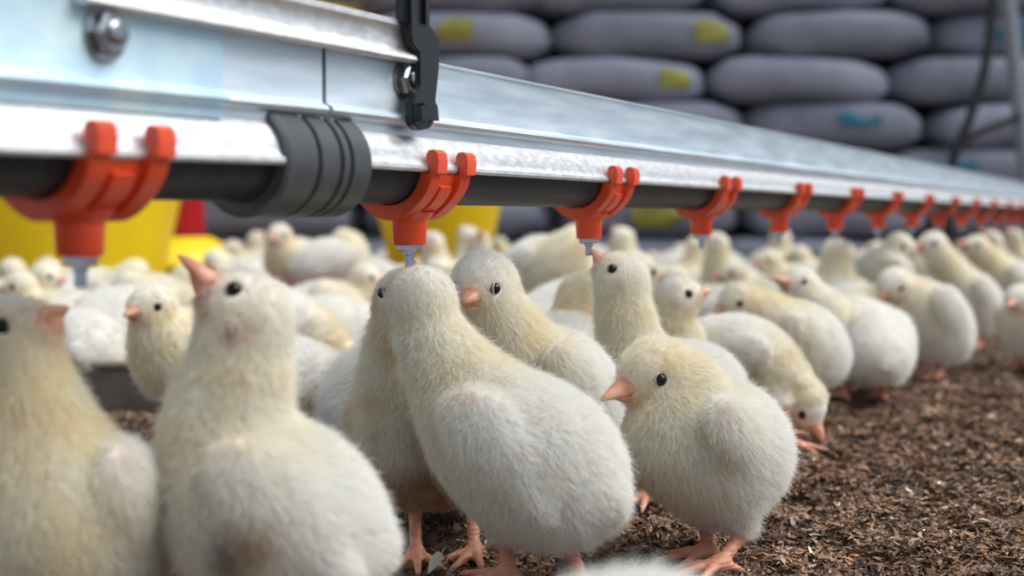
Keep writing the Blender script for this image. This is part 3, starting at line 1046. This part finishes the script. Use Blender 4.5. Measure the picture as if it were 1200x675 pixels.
hero('blurred white back of a chick at the bottom edge of the picture', [(830, 900, .300, 140), (748, 858, .300, 192), (690, 900, .300, 160), (640, 900, .300, 120), (610, 930, .300, 95)],
     (580, 970, .300, 85), (550, 1030, .300), (-0.98, 0.1), seed=10, yellow=0.1, strands=26000, length=0.006, width=0.00014, h=0.0028)

# the middle distance --------------------------------------------------
hero('pale yellow chick with its head turned right behind the slender chick', [(748, 442, 1.01, 42), (770, 440, .995, 56), (792, 428, .97, 48), (790, 400, .955, 36), (788, 374, .95, 28)],
     (797, 349, .95, 27), (834, 340, .948), (0.95, -0.1), seed=11, yellow=0.6, **MID)
hero('chick pecking at the litter with its head down', [(838, 412, .985, 42), (865, 422, .97, 54), (888, 428, .96, 49), (908, 442, .955, 40), (926, 456, .952, 33)],
     (943, 475, .95, 29), (966, 519, .94), (0.95, -0.25), feet=[(905, 1.0), (930, .93)], seed=12, yellow=0.5, **MID)
hero('white chick with a lowered yellowish head behind the pecking chick', [(955, 416, 1.12, 42), (938, 406, 1.10, 52), (918, 395, 1.09, 46), (902, 378, 1.09, 36), (885, 364, 1.09, 28)],
     (864, 355, 1.09, 24), (835, 367, 1.08), (-0.95, -0.1), seed=13, yellow=0.6, marks=[(938, 400, 1.04, .006, PINK, .5)], **MID)
hero('chick holding its head high and looking left beyond the pecking chick', [(960, 412, 1.27, 38), (964, 402, 1.24, 47), (968, 386, 1.215, 42), (962, 368, 1.205, 33), (950, 352, 1.20, 25)],
     (936, 334, 1.20, 22), (899, 324, 1.18), (-0.6, -0.7), seed=14, yellow=0.3, **MID)
hero('chick seen from behind standing in the row on the right', [(1030, 420, 1.165, 38), (1026, 407, 1.20, 46), (1020, 395, 1.235, 42), (1010, 378, 1.26, 29), (1002, 370, 1.275, 24)],
     (994, 368, 1.29, 21), (978, 374, 1.32), (-0.15, 0.95), feet=[(992, 1.19), (1036, 1.18)], seed=15, yellow=0.2, **MID)
hero('chick in the right-hand row with its head tucked low', [(1102, 396, 1.37, 38), (1092, 382, 1.36, 47), (1078, 364, 1.35, 38), (1068, 348, 1.35, 26), (1062, 342, 1.35, 21)],
     (1048, 336, 1.34, 20), (1030, 350, 1.325), (-0.8, -0.45), feet=[(1103, 1.345), (1080, 1.36)], seed=16, yellow=0.55, **MID)
hero('chick facing right below the eighth drinker', [(1015, 330, 1.64, 26), (1028, 328, 1.62, 34), (1040, 318, 1.60, 29), (1044, 306, 1.60, 22), (1048, 298, 1.60, 18)],
     (1055, 290, 1.60, 17), (1075, 293, 1.59), (0.9, 0.1), seed=17, yellow=0.3, **MID)
hero('tall chick drinking at the far right of the row', [(1150, 372, 1.69, 29), (1140, 358, 1.67, 35), (1126, 342, 1.66, 31), (1114, 322, 1.655, 23), (1104, 305, 1.65, 18)],
     (1092, 288, 1.65, 17), (1068, 287, 1.64), (-0.8, -0.4), seed=18, yellow=0.55, **MID)
hero('stretching chick near the right edge, behind the tall drinking chick', [(1192, 350, 1.92, 26), (1182, 339, 1.90, 30), (1168, 324, 1.89, 26), (1158, 309, 1.885, 20), (1152, 300, 1.88, 16)],
     (1143, 290, 1.88, 15), (1121, 283, 1.87), (-0.8, -0.4), seed=19, yellow=0.6, **MID)
hero('chick cut off by the right edge of the picture', [(1240, 400, 1.47, 38), (1222, 393, 1.45, 44), (1212, 380, 1.44, 38), (1205, 368, 1.43, 26), (1200, 360, 1.43, 21)],
     (1196, 352, 1.42, 19), (1180, 358, 1.40), (-0.6, -0.7), seed=20, yellow=0.25, **MID)
hero('yellow chick seen from behind between the two drinking chicks', [(650, 432, .85, 52), (660, 428, .875, 62), (672, 418, .90, 56), (676, 388, .91, 38), (680, 366, .912, 33)],
     (684, 348, .915, 30), (700, 338, .95), (0.25, 0.95), seed=21, yellow=0.75, **MID)

# ------------------------------------------------------------------ prototypes of the blurred flock
def proto(kind, seed):
    b0 = {'stand': ([(-.034, 0, .052), (-.012, 0, .053), (.014, 0, .056), (.030, 0, .070), (.037, 0, .082)], (.041, 0, .093), (.067, 0, .089)),
          'reach': ([(-.030, 0, .046), (-.010, 0, .056), (.012, 0, .068), (.022, 0, .090), (.025, 0, .107)], (.028, 0, .124), (.047, 0, .142)),
          'peck': ([(-.034, 0, .060), (-.012, 0, .057), (.014, 0, .052), (.034, 0, .046), (.045, 0, .038)], (.054, 0, .030), (.068, 0, .008)),
          'sit': ([(-.034, 0, .038), (-.012, 0, .037), (.014, 0, .040), (.028, 0, .052), (.033, 0, .060)], (.036, 0, .068), (.061, 0, .064)),
          'preen': ([(-.034, 0, .052), (-.012, 0, .054), (.014, 0, .056), (.026, .006, .072), (.028, .014, .082)], (.022, .024, .086), (.004, .040, .076))}[kind]
    rad = [.029, .037, .034, .024, .0185]
    lg = [((-.004, s * .016, .030 if kind != 'sit' else .014), (.002, s * .017, 0), 0.0) for s in (1, -1)]
    return build_chick(np.zeros(3), [(np.array(p), r) for p, r in zip(b0[0], rad)], (np.array(b0[1]), .0165), np.array(b0[2]), (1, 0), lg, seed=seed, yellow=0.55, **FAR)
protos, used = {}, set()
for k, kind in enumerate(('stand', 'reach', 'peck', 'sit', 'preen')):
    protos[kind] = proto(kind, 40 + k)

flock = []
def place(kind, px, Y, yaw, label, sc=1.0, z=0.0, group='chicks in the blurred flock'):
    q = G(px, Y)
    o = protos[kind] if kind not in used else copy_tree(protos[kind])
    used.add(kind)
    o.location = (q[0], q[1], z)
    o.rotation_euler = (0, 0, math.radians(yaw))
    o.scale = (sc, sc, sc)
    tag(o, label, 'chick', group)
    flock.append((q[0], q[1]))
    return o

TRAY_C, TRAY_R = G(150, 1.24), 0.135
PAN1, PAN2 = G(368, 1.85), G(642, 1.46)

place('stand', 226, 1.00, 240, 'small chick with a pink face peering from behind the big stretching chick', 1.04)
place('preen', 152, 1.20, 60, 'chick with its rump turned, sitting in the grey feed tray', 1.0, .010)
place('sit', 102, 1.16, 100, 'low chick at the near rim of the grey feed tray', 1.0, .010)
place('stand', 72, 1.36, 200, 'chick just behind the head of the chick at the left edge', .98)
place('sit', 178, 1.62, 20, 'low chick in front of the right side of the yellow tub', 1.25)
place('preen', 125, 1.72, 330, 'chick under the first drinker pin in front of the yellow tub', 1.05)
place('stand', 48, 1.70, 170, 'chick in front of the middle of the yellow tub at left', 1.0)
place('stand', 8, 1.52, 10, 'chick at the far left edge below the yellow tub', 1.0)
place('sit', 90, 2.02, 190, 'partly hidden chick close against the left yellow tub', 1.2)
place('peck', 322, 1.18, 20, 'chick half hidden behind the nape of the big stretching chick', 1.1)
place('preen', 392, 1.27, 70, 'round-backed chick beside the hidden white chick', .98)
place('stand', 385, 1.50, 5, 'long white chick lying across behind the round-backed chick', 1.0)
place('sit', 352, .96, 150, 'small sleepy chick crouching right of the big stretching chick', .92)
place('peck', 338, .84, 35, 'low chick bent down against the back of the big stretching chick', .95)
place('stand', 345, 1.86, 250, 'chick perched on the far red feed pan, left of its pair', 1.0, .042)
place('preen', 392, 1.84, 30, 'chick perched on the far red feed pan, right of its pair', 1.0, .042)
place('stand', 425, 2.1, 180, 'distant chick left of the second yellow tub', 1.1)
place('reach', 528, 2.0, 200, 'blurred chick in front of the second yellow tub', 1.0)
place('stand', 478, 1.72, 20, 'chick below the left side of the second yellow tub', 1.0)
place('preen', 640, 1.46, 300, 'large round chick perched on the near red feed pan', 1.08, .042)
place('peck', 600, 1.56, 190, 'chick just left of the large round perched chick', 1.0)
place('stand', 628, 1.16, 200, 'chick low down right of the face-on chick', .95)
place('stand', 690, 1.22, 20, 'cream back rising left of the third drinker pin', 1.18)
place('stand', 835, 1.42, 160, 'pinkish round chick behind the head turned right', 1.0)
place('preen', 772, 1.55, 20, 'chick right of the slender drinking chick', 1.0)
place('stand', 898, 1.62, 190, 'chick below the fifth drinker', 1.0)
place('reach', 860, 1.9, 200, 'tall blurred chick between the fourth and fifth drinkers', 1.0)
place('reach', 800, 2.0, 30, 'tall blurred chick below the fourth drinker', .96)
place('reach', 981, 1.56, 80, 'upright yellow chick below the sixth drinker', .98)
place('stand', 1006, 1.42, 330, 'chick between the upright yellow chick and the right-hand row', 1.0)
place('peck', 985, 1.82, 10, 'low chick behind the upright yellow chick', 1.0)
place('stand', 935, 1.95, 190, 'chick behind the one holding its head high', 1.05)
place('stand', 1098, 2.05, 170, 'chick beyond the tall drinking chick', 1.1)
place('reach', 1180, 2.2, 190, 'chick at the right edge under the last drinkers', 1.0)
place('reach', 1205, 2.5, 185, 'farthest chick at the right edge under the pipe', 1.0)
def far_label_of(kind, px, yaw, Y):
    pose = {'stand': 'standing', 'reach': 'upright', 'peck': 'pecking', 'sit': 'crouching', 'preen': 'preening'}[kind]
    d = ['facing right', 'facing away', 'facing left', 'facing the viewer'][int(((yaw + 45) % 360) // 90)]
    for lim, where in ((330, 'right of the red hopper feeder'), (440, 'behind the far red feed pan'), (600, 'around the second yellow tub'), (690, 'left of the third drinker'),
                       (760, 'right of the third drinker'), (820, 'left of the fourth drinker'), (915, 'between the fourth and fifth drinkers'), (980, 'between the fifth and sixth drinkers'),
                       (1075, 'between the sixth and eighth drinkers'), (9999, 'below the last drinkers')):
        if px < lim:
            break
    far_ = 'far' if Y < 2.3 else 'farthest'
    return 'blurred %s chick %s, %s flock, %s' % (pose, d, far_, where)
kinds = ['stand', 'preen', 'reach', 'stand', 'sit', 'peck']
tries = 0
made = 0
seen_labels = set()
keepout = [(PAN1[0], PAN1[1], .17), (PAN2[0], PAN2[1], .13), (TRAY_C[0], TRAY_C[1], .17)]
for px, Y, r in ((40, 2.35, .28), (514, 2.75, .18), (206, 3.0, .2)):
    q = G(px, Y); keepout.append((q[0], q[1], r))
while made < 34 and tries < 3000:
    tries += 1
    Y = 1.75 + 1.35 * rng.random() ** 0.9
    px = 250 + 900 * rng.random()
    q = G(px, Y)
    if any((q[0] - a) ** 2 + (q[1] - b) ** 2 < .095 ** 2 for a, b in flock):
        continue
    if any((q[0] - a) ** 2 + (q[1] - b) ** 2 < (r + .03) ** 2 for a, b, r in keepout):
        continue
    yw = rng.random() * 360
    if far_label_of(kinds[made % 6], px, yw, Y) in seen_labels:
        continue
    seen_labels.add(far_label_of(kinds[made % 6], px, yw, Y))
    place(kinds[made % 6], px, Y, yw, far_label_of(kinds[made % 6], px, yw, Y), .95 + .15 * rng.random(), group='chicks of the far flock')
    made += 1

# ------------------------------------------------------------------ feeders, tubs and trays
def round_pan(name, c, r, h, m_wall, m_rim, label, cat, group=None):
    root = empty(name, (c[0], c[1], 0.0))
    V, F = lathe([(0, .004), (r * .93, .004), (r * .95, .006), (r * .985, h), (r, h), (r, h - .003), (r * .97, .001), (r * .93, 0), (0, 0)], 56, (0, 0, 0))
    o = link('pan_wall', mesh_np('pan_wall', V, F, True, m_wall), root); o.data.set_sharp_from_angle(angle=math.radians(40))
    pts = [np.array([math.cos(a) * r * .995, math.sin(a) * r * .995, h]) for a in np.linspace(0, 2 * math.pi, 57)]
    V, F = tube(pts, .0035, 8, False)
    link('rolled_rim', mesh_np('rolled_rim', V, F, True, m_rim), root)
    nr, ns = 10, 40
    V = [(0, 0, h * .25)]; F = []
    for i in range(1, nr + 1):
        for k in range(ns):
            a = 2 * math.pi * k / ns
            rr = r * .955 * i / nr
            V.append((rr * math.cos(a), rr * math.sin(a), h * .22 + .004 * rng.random() if i < nr else h * .18))
    for k in range(ns):
        F.append((0, 1 + k, 1 + (k + 1) % ns))
    for i in range(nr - 1):
        for k in range(ns):
            a, b = 1 + i * ns + k, 1 + i * ns + (k + 1) % ns
            F.append((a, a + ns, b + ns, b))
    link('feed_bed', mesh_np('feed_bed', V, F, True, M['feed']), root)
    tag(root, label, cat, group)
    return root
round_pan('feed_tray', TRAY_C, TRAY_R, .040, M['tray'], M['trayrim'], 'dark grey round feed tray behind the two foreground chicks', 'feed tray')

def step_pan(c, r, label):
    root = empty('feed_pan', (c[0], c[1], 0.0))
    V, F = lathe([(0, .040), (r * .80, .041), (r * .84, .036), (r * .96, .034), (r, .030), (r * 1.02, .004), (r * 1.0, 0), (0, 0)], 48)
    o = link('pan_shell', mesh_np('pan_shell', V, F, True, M['redpan']), root); o.data.set_sharp_from_angle(angle=math.radians(30))
    V, F = lathe([(r * .84, .0365), (r * .86, .040), (r * .9, .0405), (r * .93, .038), (r * .93, .0345)], 48)
    link('pan_ring', mesh_np('pan_ring', V, F, True, M['redpan']), root)
    tag(root, label, 'feed pan', 'brick red feed pans')
step_pan(PAN1, .115, 'brick red feed pan under the pair of perched chicks')
step_pan(PAN2, .075, 'brick red feed pan under the single large perched chick')

def tub(c, z, r_top, r_bot, h, label, group='yellow plastic tubs'):
    root = empty('yellow_tub', (c[0], c[1], z))
    t = .004
    V, F = lathe([(0, 0), (r_bot * .97, 0), (r_bot, .004), (r_top, h), (r_top - t, h), (r_bot - t, .006), (0, .006)], 64)
    o = link('tub_wall', mesh_np('tub_wall', V, F, True, M['yellow']), root); o.data.set_sharp_from_angle(angle=math.radians(40))
    V, F = lathe([(r_top, h - .022), (r_top + .008, h - .022), (r_top + .010, h - .003), (r_top + .007, h), (r_top - t, h)], 64)
    o = link('tub_rim', mesh_np('tub_rim', V, F, True, M['yellow']), root); o.data.set_sharp_from_angle(angle=math.radians(40))
    tag(root, label, 'tub', group)
tub(G(40, 2.35), 0, .262, .205, .262, 'large yellow tub at the left below the first drinker')
tub(G(514, 2.75), 0, .142, .086, .262, 'yellow tub behind the second drinker')

def feeder(c, label):
    root = empty('bell_feeder', (c[0], c[1], 0.0))
    V, F = lathe([(0, .012), (.14, .012), (.165, .055), (.170, .055), (.148, .004), (.14, 0), (0, 0)], 48)
    o = link('dish', mesh_np('dish', V, F, True, M['yellow']), root); o.data.set_sharp_from_angle(angle=math.radians(40))
    V, F = lathe([(.075, .118), (.12, .092), (.158, .060), (.158, .057), (.118, .088), (.072, .114)], 48)
    link('grill_cone', mesh_np('grill_cone', V, F, True, M['yellow']), root)
    V, F = lathe([(0, .02), (.062, .02), (.068, .03), (.060, .29), (.063, .295), (.063, .305), (0, .305)], 48)
    o = link('hopper', mesh_np('hopper', V, F, True, M['crimson']), root); o.data.set_sharp_from_angle(angle=math.radians(40))
    tag(root, label, 'feeder')
feeder(G(206, 3.0), 'red hopper feeder with a yellow dish right of the large yellow tub')

# ------------------------------------------------------------------ feed sacks
SW, SH, SD, SROW = .470, .124, .62, .110
def sack_mesh(seed, m):
    nu, nv = 40, 26
    bm_v, F = [], []
    for j in range(nv + 1):
        ph = -math.pi / 2 + math.pi * j / nv
        for i in range(nu):
            th = 2 * math.pi * i / nu
            sg = lambda x, e: math.copysign(abs(x) ** e, x)
            cp = sg(math.cos(ph), .46)
            x = SW / 2 * cp * sg(math.cos(th), .32)
            y = SD / 2 * cp * sg(math.sin(th), .40)
            z = SH / 2 * 1.12 * sg(math.sin(ph), .55)
            # pinched ends, a soft sag in the middle
            e = abs(x) / (SW / 2)
            z *= 1 - .50 * e ** 4
            z -= .010 * e ** 2 - .004
            bm_v.append((x, y, z))
        
    for j in range(nv):
        for i in range(nu):
            F.append((j * nu + i, j * nu + (i + 1) % nu, (j + 1) * nu + (i + 1) % nu, (j + 1) * nu + i))
    V = np.array(bm_v)
    k = (noise(V * 14 + seed * 9.3) - .5) * .020 + (noise(V * 40 + seed * 4.1) - .5) * .008
    nn = V / (np.array([SW / 2, SD / 2, SH / 2]) ** 2); nn /= np.maximum(np.linalg.norm(nn, axis=1), 1e-6)[:, None]
    V = V + nn * k[:, None]
    V[:, 2] = np.clip(V[:, 2], -SROW / 2 + .0005, SROW / 2 - .0005)
    return mesh_np('sack_cloth', V, F, True, m), V
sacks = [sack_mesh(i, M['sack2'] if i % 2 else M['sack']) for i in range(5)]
def sack_patch(V, x0, x1, z0, z1, m):
    """printed panel following the front of a sack"""
    nx, nz = 10, 6
    front = V[V[:, 1] < -SD * .25]
    pv, F = [], []
    for j in range(nz + 1):
        for i in range(nx + 1):
            x = x0 + (x1 - x0) * i / nx; z = z0 + (z1 - z0) * j / nz
            w = np.exp(-(((front[:, 0] - x) / .018) ** 2 + ((front[:, 2] - z) / .010) ** 2)) + 1e-12
            y = (front[:, 1] * w).sum() / w.sum() - .007
            pv.append((x, y, z))
    k = nx + 1
    for j in range(nz):
        for i in range(nx):
            F.append((j * k + i, j * k + i + 1, (j + 1) * k + i + 1, (j + 1) * k + i))
    return mesh_np('printed_panel', pv, F, True, m)
SY = 3.62
def pxs(px):
    return (px - 600) / FPX * (SY - SD / 2)
cols = {'low': [pxs(90), pxs(308)], 'tall': [pxs(528), pxs(742), pxs(962), pxs(1178), pxs(1392)]}
prints = {}
col_names = ['first', 'second', 'third', 'fourth', 'fifth']
row_names = ['bottom', 'second', 'third', 'fourth', 'fifth', 'sixth', 'seventh', 'eighth', 'ninth']
# (column, row) -> panel: fractional x range, z range, colour
prints = {(0, 5): (-.06, .03, -.020, .046, 'y'), (1, 5): (.10, .19, -.02, .04, 'y'), (1, 4): (.11, .20, -.022, .028, 'y'), (3, 5): (-.08, .02, -.020, .020, 'b'),
          (2, 3): (.00, .10, .000, .032, 'b'), (0, 3): (.02, .12, -.02, .03, 'y'), (1, 1): (-.05, .08, -.03, .03, 'y'), (3, 2): (-.1, 0, -.02, .02, 'b')}
idx = 0
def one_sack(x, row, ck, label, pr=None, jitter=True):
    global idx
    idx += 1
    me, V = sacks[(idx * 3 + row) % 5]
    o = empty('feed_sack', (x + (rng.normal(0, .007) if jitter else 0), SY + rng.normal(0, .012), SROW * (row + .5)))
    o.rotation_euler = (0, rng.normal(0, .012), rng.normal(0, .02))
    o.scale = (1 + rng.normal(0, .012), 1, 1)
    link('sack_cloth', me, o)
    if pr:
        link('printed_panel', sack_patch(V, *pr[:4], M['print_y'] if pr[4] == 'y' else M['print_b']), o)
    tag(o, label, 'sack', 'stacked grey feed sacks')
ordn = ['leftmost', 'second', 'third', 'fourth', 'rightmost']
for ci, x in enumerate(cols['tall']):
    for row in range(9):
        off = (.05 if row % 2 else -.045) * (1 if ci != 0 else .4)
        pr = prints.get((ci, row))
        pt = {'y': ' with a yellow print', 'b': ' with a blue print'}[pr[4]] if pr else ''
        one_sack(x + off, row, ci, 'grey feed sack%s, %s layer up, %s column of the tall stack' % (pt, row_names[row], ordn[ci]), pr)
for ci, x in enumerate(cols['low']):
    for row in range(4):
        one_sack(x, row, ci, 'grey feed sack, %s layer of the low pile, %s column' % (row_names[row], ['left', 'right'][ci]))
tub((pxs(366), SY - .12, 0), SROW * 4 + .001, .135, .085, .24, 'yellow tub standing high up on the low pile of sacks')

# ------------------------------------------------------------------ pole and hose on the right
def right_side():
    a, b = P(1176, -40, 3.06), P(1203, 205, 3.06)
    d = (b - a)
    top = a - d * ((a[2] - 2.3) / d[2]) if True else a
    t0 = (0.0 - a[2]) / d[2]
    foot = a + d * t0
    root = empty('support_pole', foot)
    part('pole_tube', tube([foot, a + d * ((2.3 - a[2]) / d[2])], .017, 20), M['pole'], root, True, 40)
    V, F = lathe([(0, .006), (.05, .006), (.05, 0), (0, 0)], 24, foot)
    part('foot_plate', (V, F), M['pole'], root)
    tag(root, 'slanting grey metal pole at the upper right in front of the sacks', 'pole')
    pix = [(1172, -120), (1166, -40), (1162, 20), (1156, 70), (1146, 110), (1134, 145), (1122, 172), (1115, 196), (1112, 240), (1112, 300)]
    pts = [P(x, y, 3.0) for x, y in pix]
    pts.append(np.array([pts[-1][0] + .01, pts[-1][1] + .02, .012]))
    pts.append(np.array([pts[-1][0] + .12, pts[-1][1] + .06, .010]))
    top = pts[0].copy(); top[2] = 2.3
    pts = [top] + pts
    # smooth
    P_ = np.array(pts)
    out = []
    for i in range(len(P_) - 1):
        p0, p1, p2, p3 = P_[max(i - 1, 0)], P_[i], P_[i + 1], P_[min(i + 2, len(P_) - 1)]
        for t in np.linspace(0, 1, 6, endpoint=False):
            out.append(.5 * ((2 * p1) + (-p0 + p2) * t + (2 * p0 - 5 * p1 + 4 * p2 - p3) * t * t + (-p0 + 3 * p1 - 3 * p2 + p3) * t ** 3))
    out.append(P_[-1])
    root = empty('water_hose', out[-1])
    part('hose_run', tube(out, .011, 12), M['hose'], root, True, 60)
    br = [P(x, y, 2.98) for x, y in [(1118, 180), (1130, 166), (1145, 156), (1162, 149), (1180, 143), (1196, 136)]]
    part('hose_branch', tube(br, .008, 10), M['hose'], root, True, 60)
    tag(root, 'black rubber hose curving down beside the grey pole', 'hose')
right_side()
tag(box_mesh('trim_2', (-2.6, 2.93, 2.3), (3.2, 3.13, 2.36), M['wood']), 'far overhead roof timber above the sacks', kind='structure')

# ------------------------------------------------------------------ a loose feather on the litter
def feather():
    q = G(500, .600)
    root = empty('loose_feather', (q[0], q[1], .0015))
    a, b = np.array([0, 0, 0.0]), np.array([.008, .002, .012])
    ax = b - a
    V, F = tube([a + ax * t for t in np.linspace(0, 1, 5)], [.0004, .00035, .0003, .0002, .0001], 6)
    link('shaft', mesh_np('shaft', V, F, True, M['feather']), root)
    side = nrm(np.cross(ax, [0.2, -1, 0.1]))
    V, F = [], []
    n = 9
    for i in range(n):
        t = .05 + .7 * i / (n - 1)
        w = .0020 * math.sin(math.pi * min(1, .15 + .85 * (1 - i / (n - 1)))) + .0004
        c = a + ax * t
        V += [c - side * w + UP * w * .4, c + np.array([0, -.0003, 0]), c + side * w + UP * w * .4]
    for i in range(n - 1):
        for k in (0, 1):
            F.append((i * 3 + k, i * 3 + k + 1, i * 3 + k + 4, i * 3 + k + 3))
    link('vane', mesh_np('vane', V, F, True, M['feather']), root)
    tag(root, 'small white feather stuck upright in the litter by the central chick', 'feather')
feather()
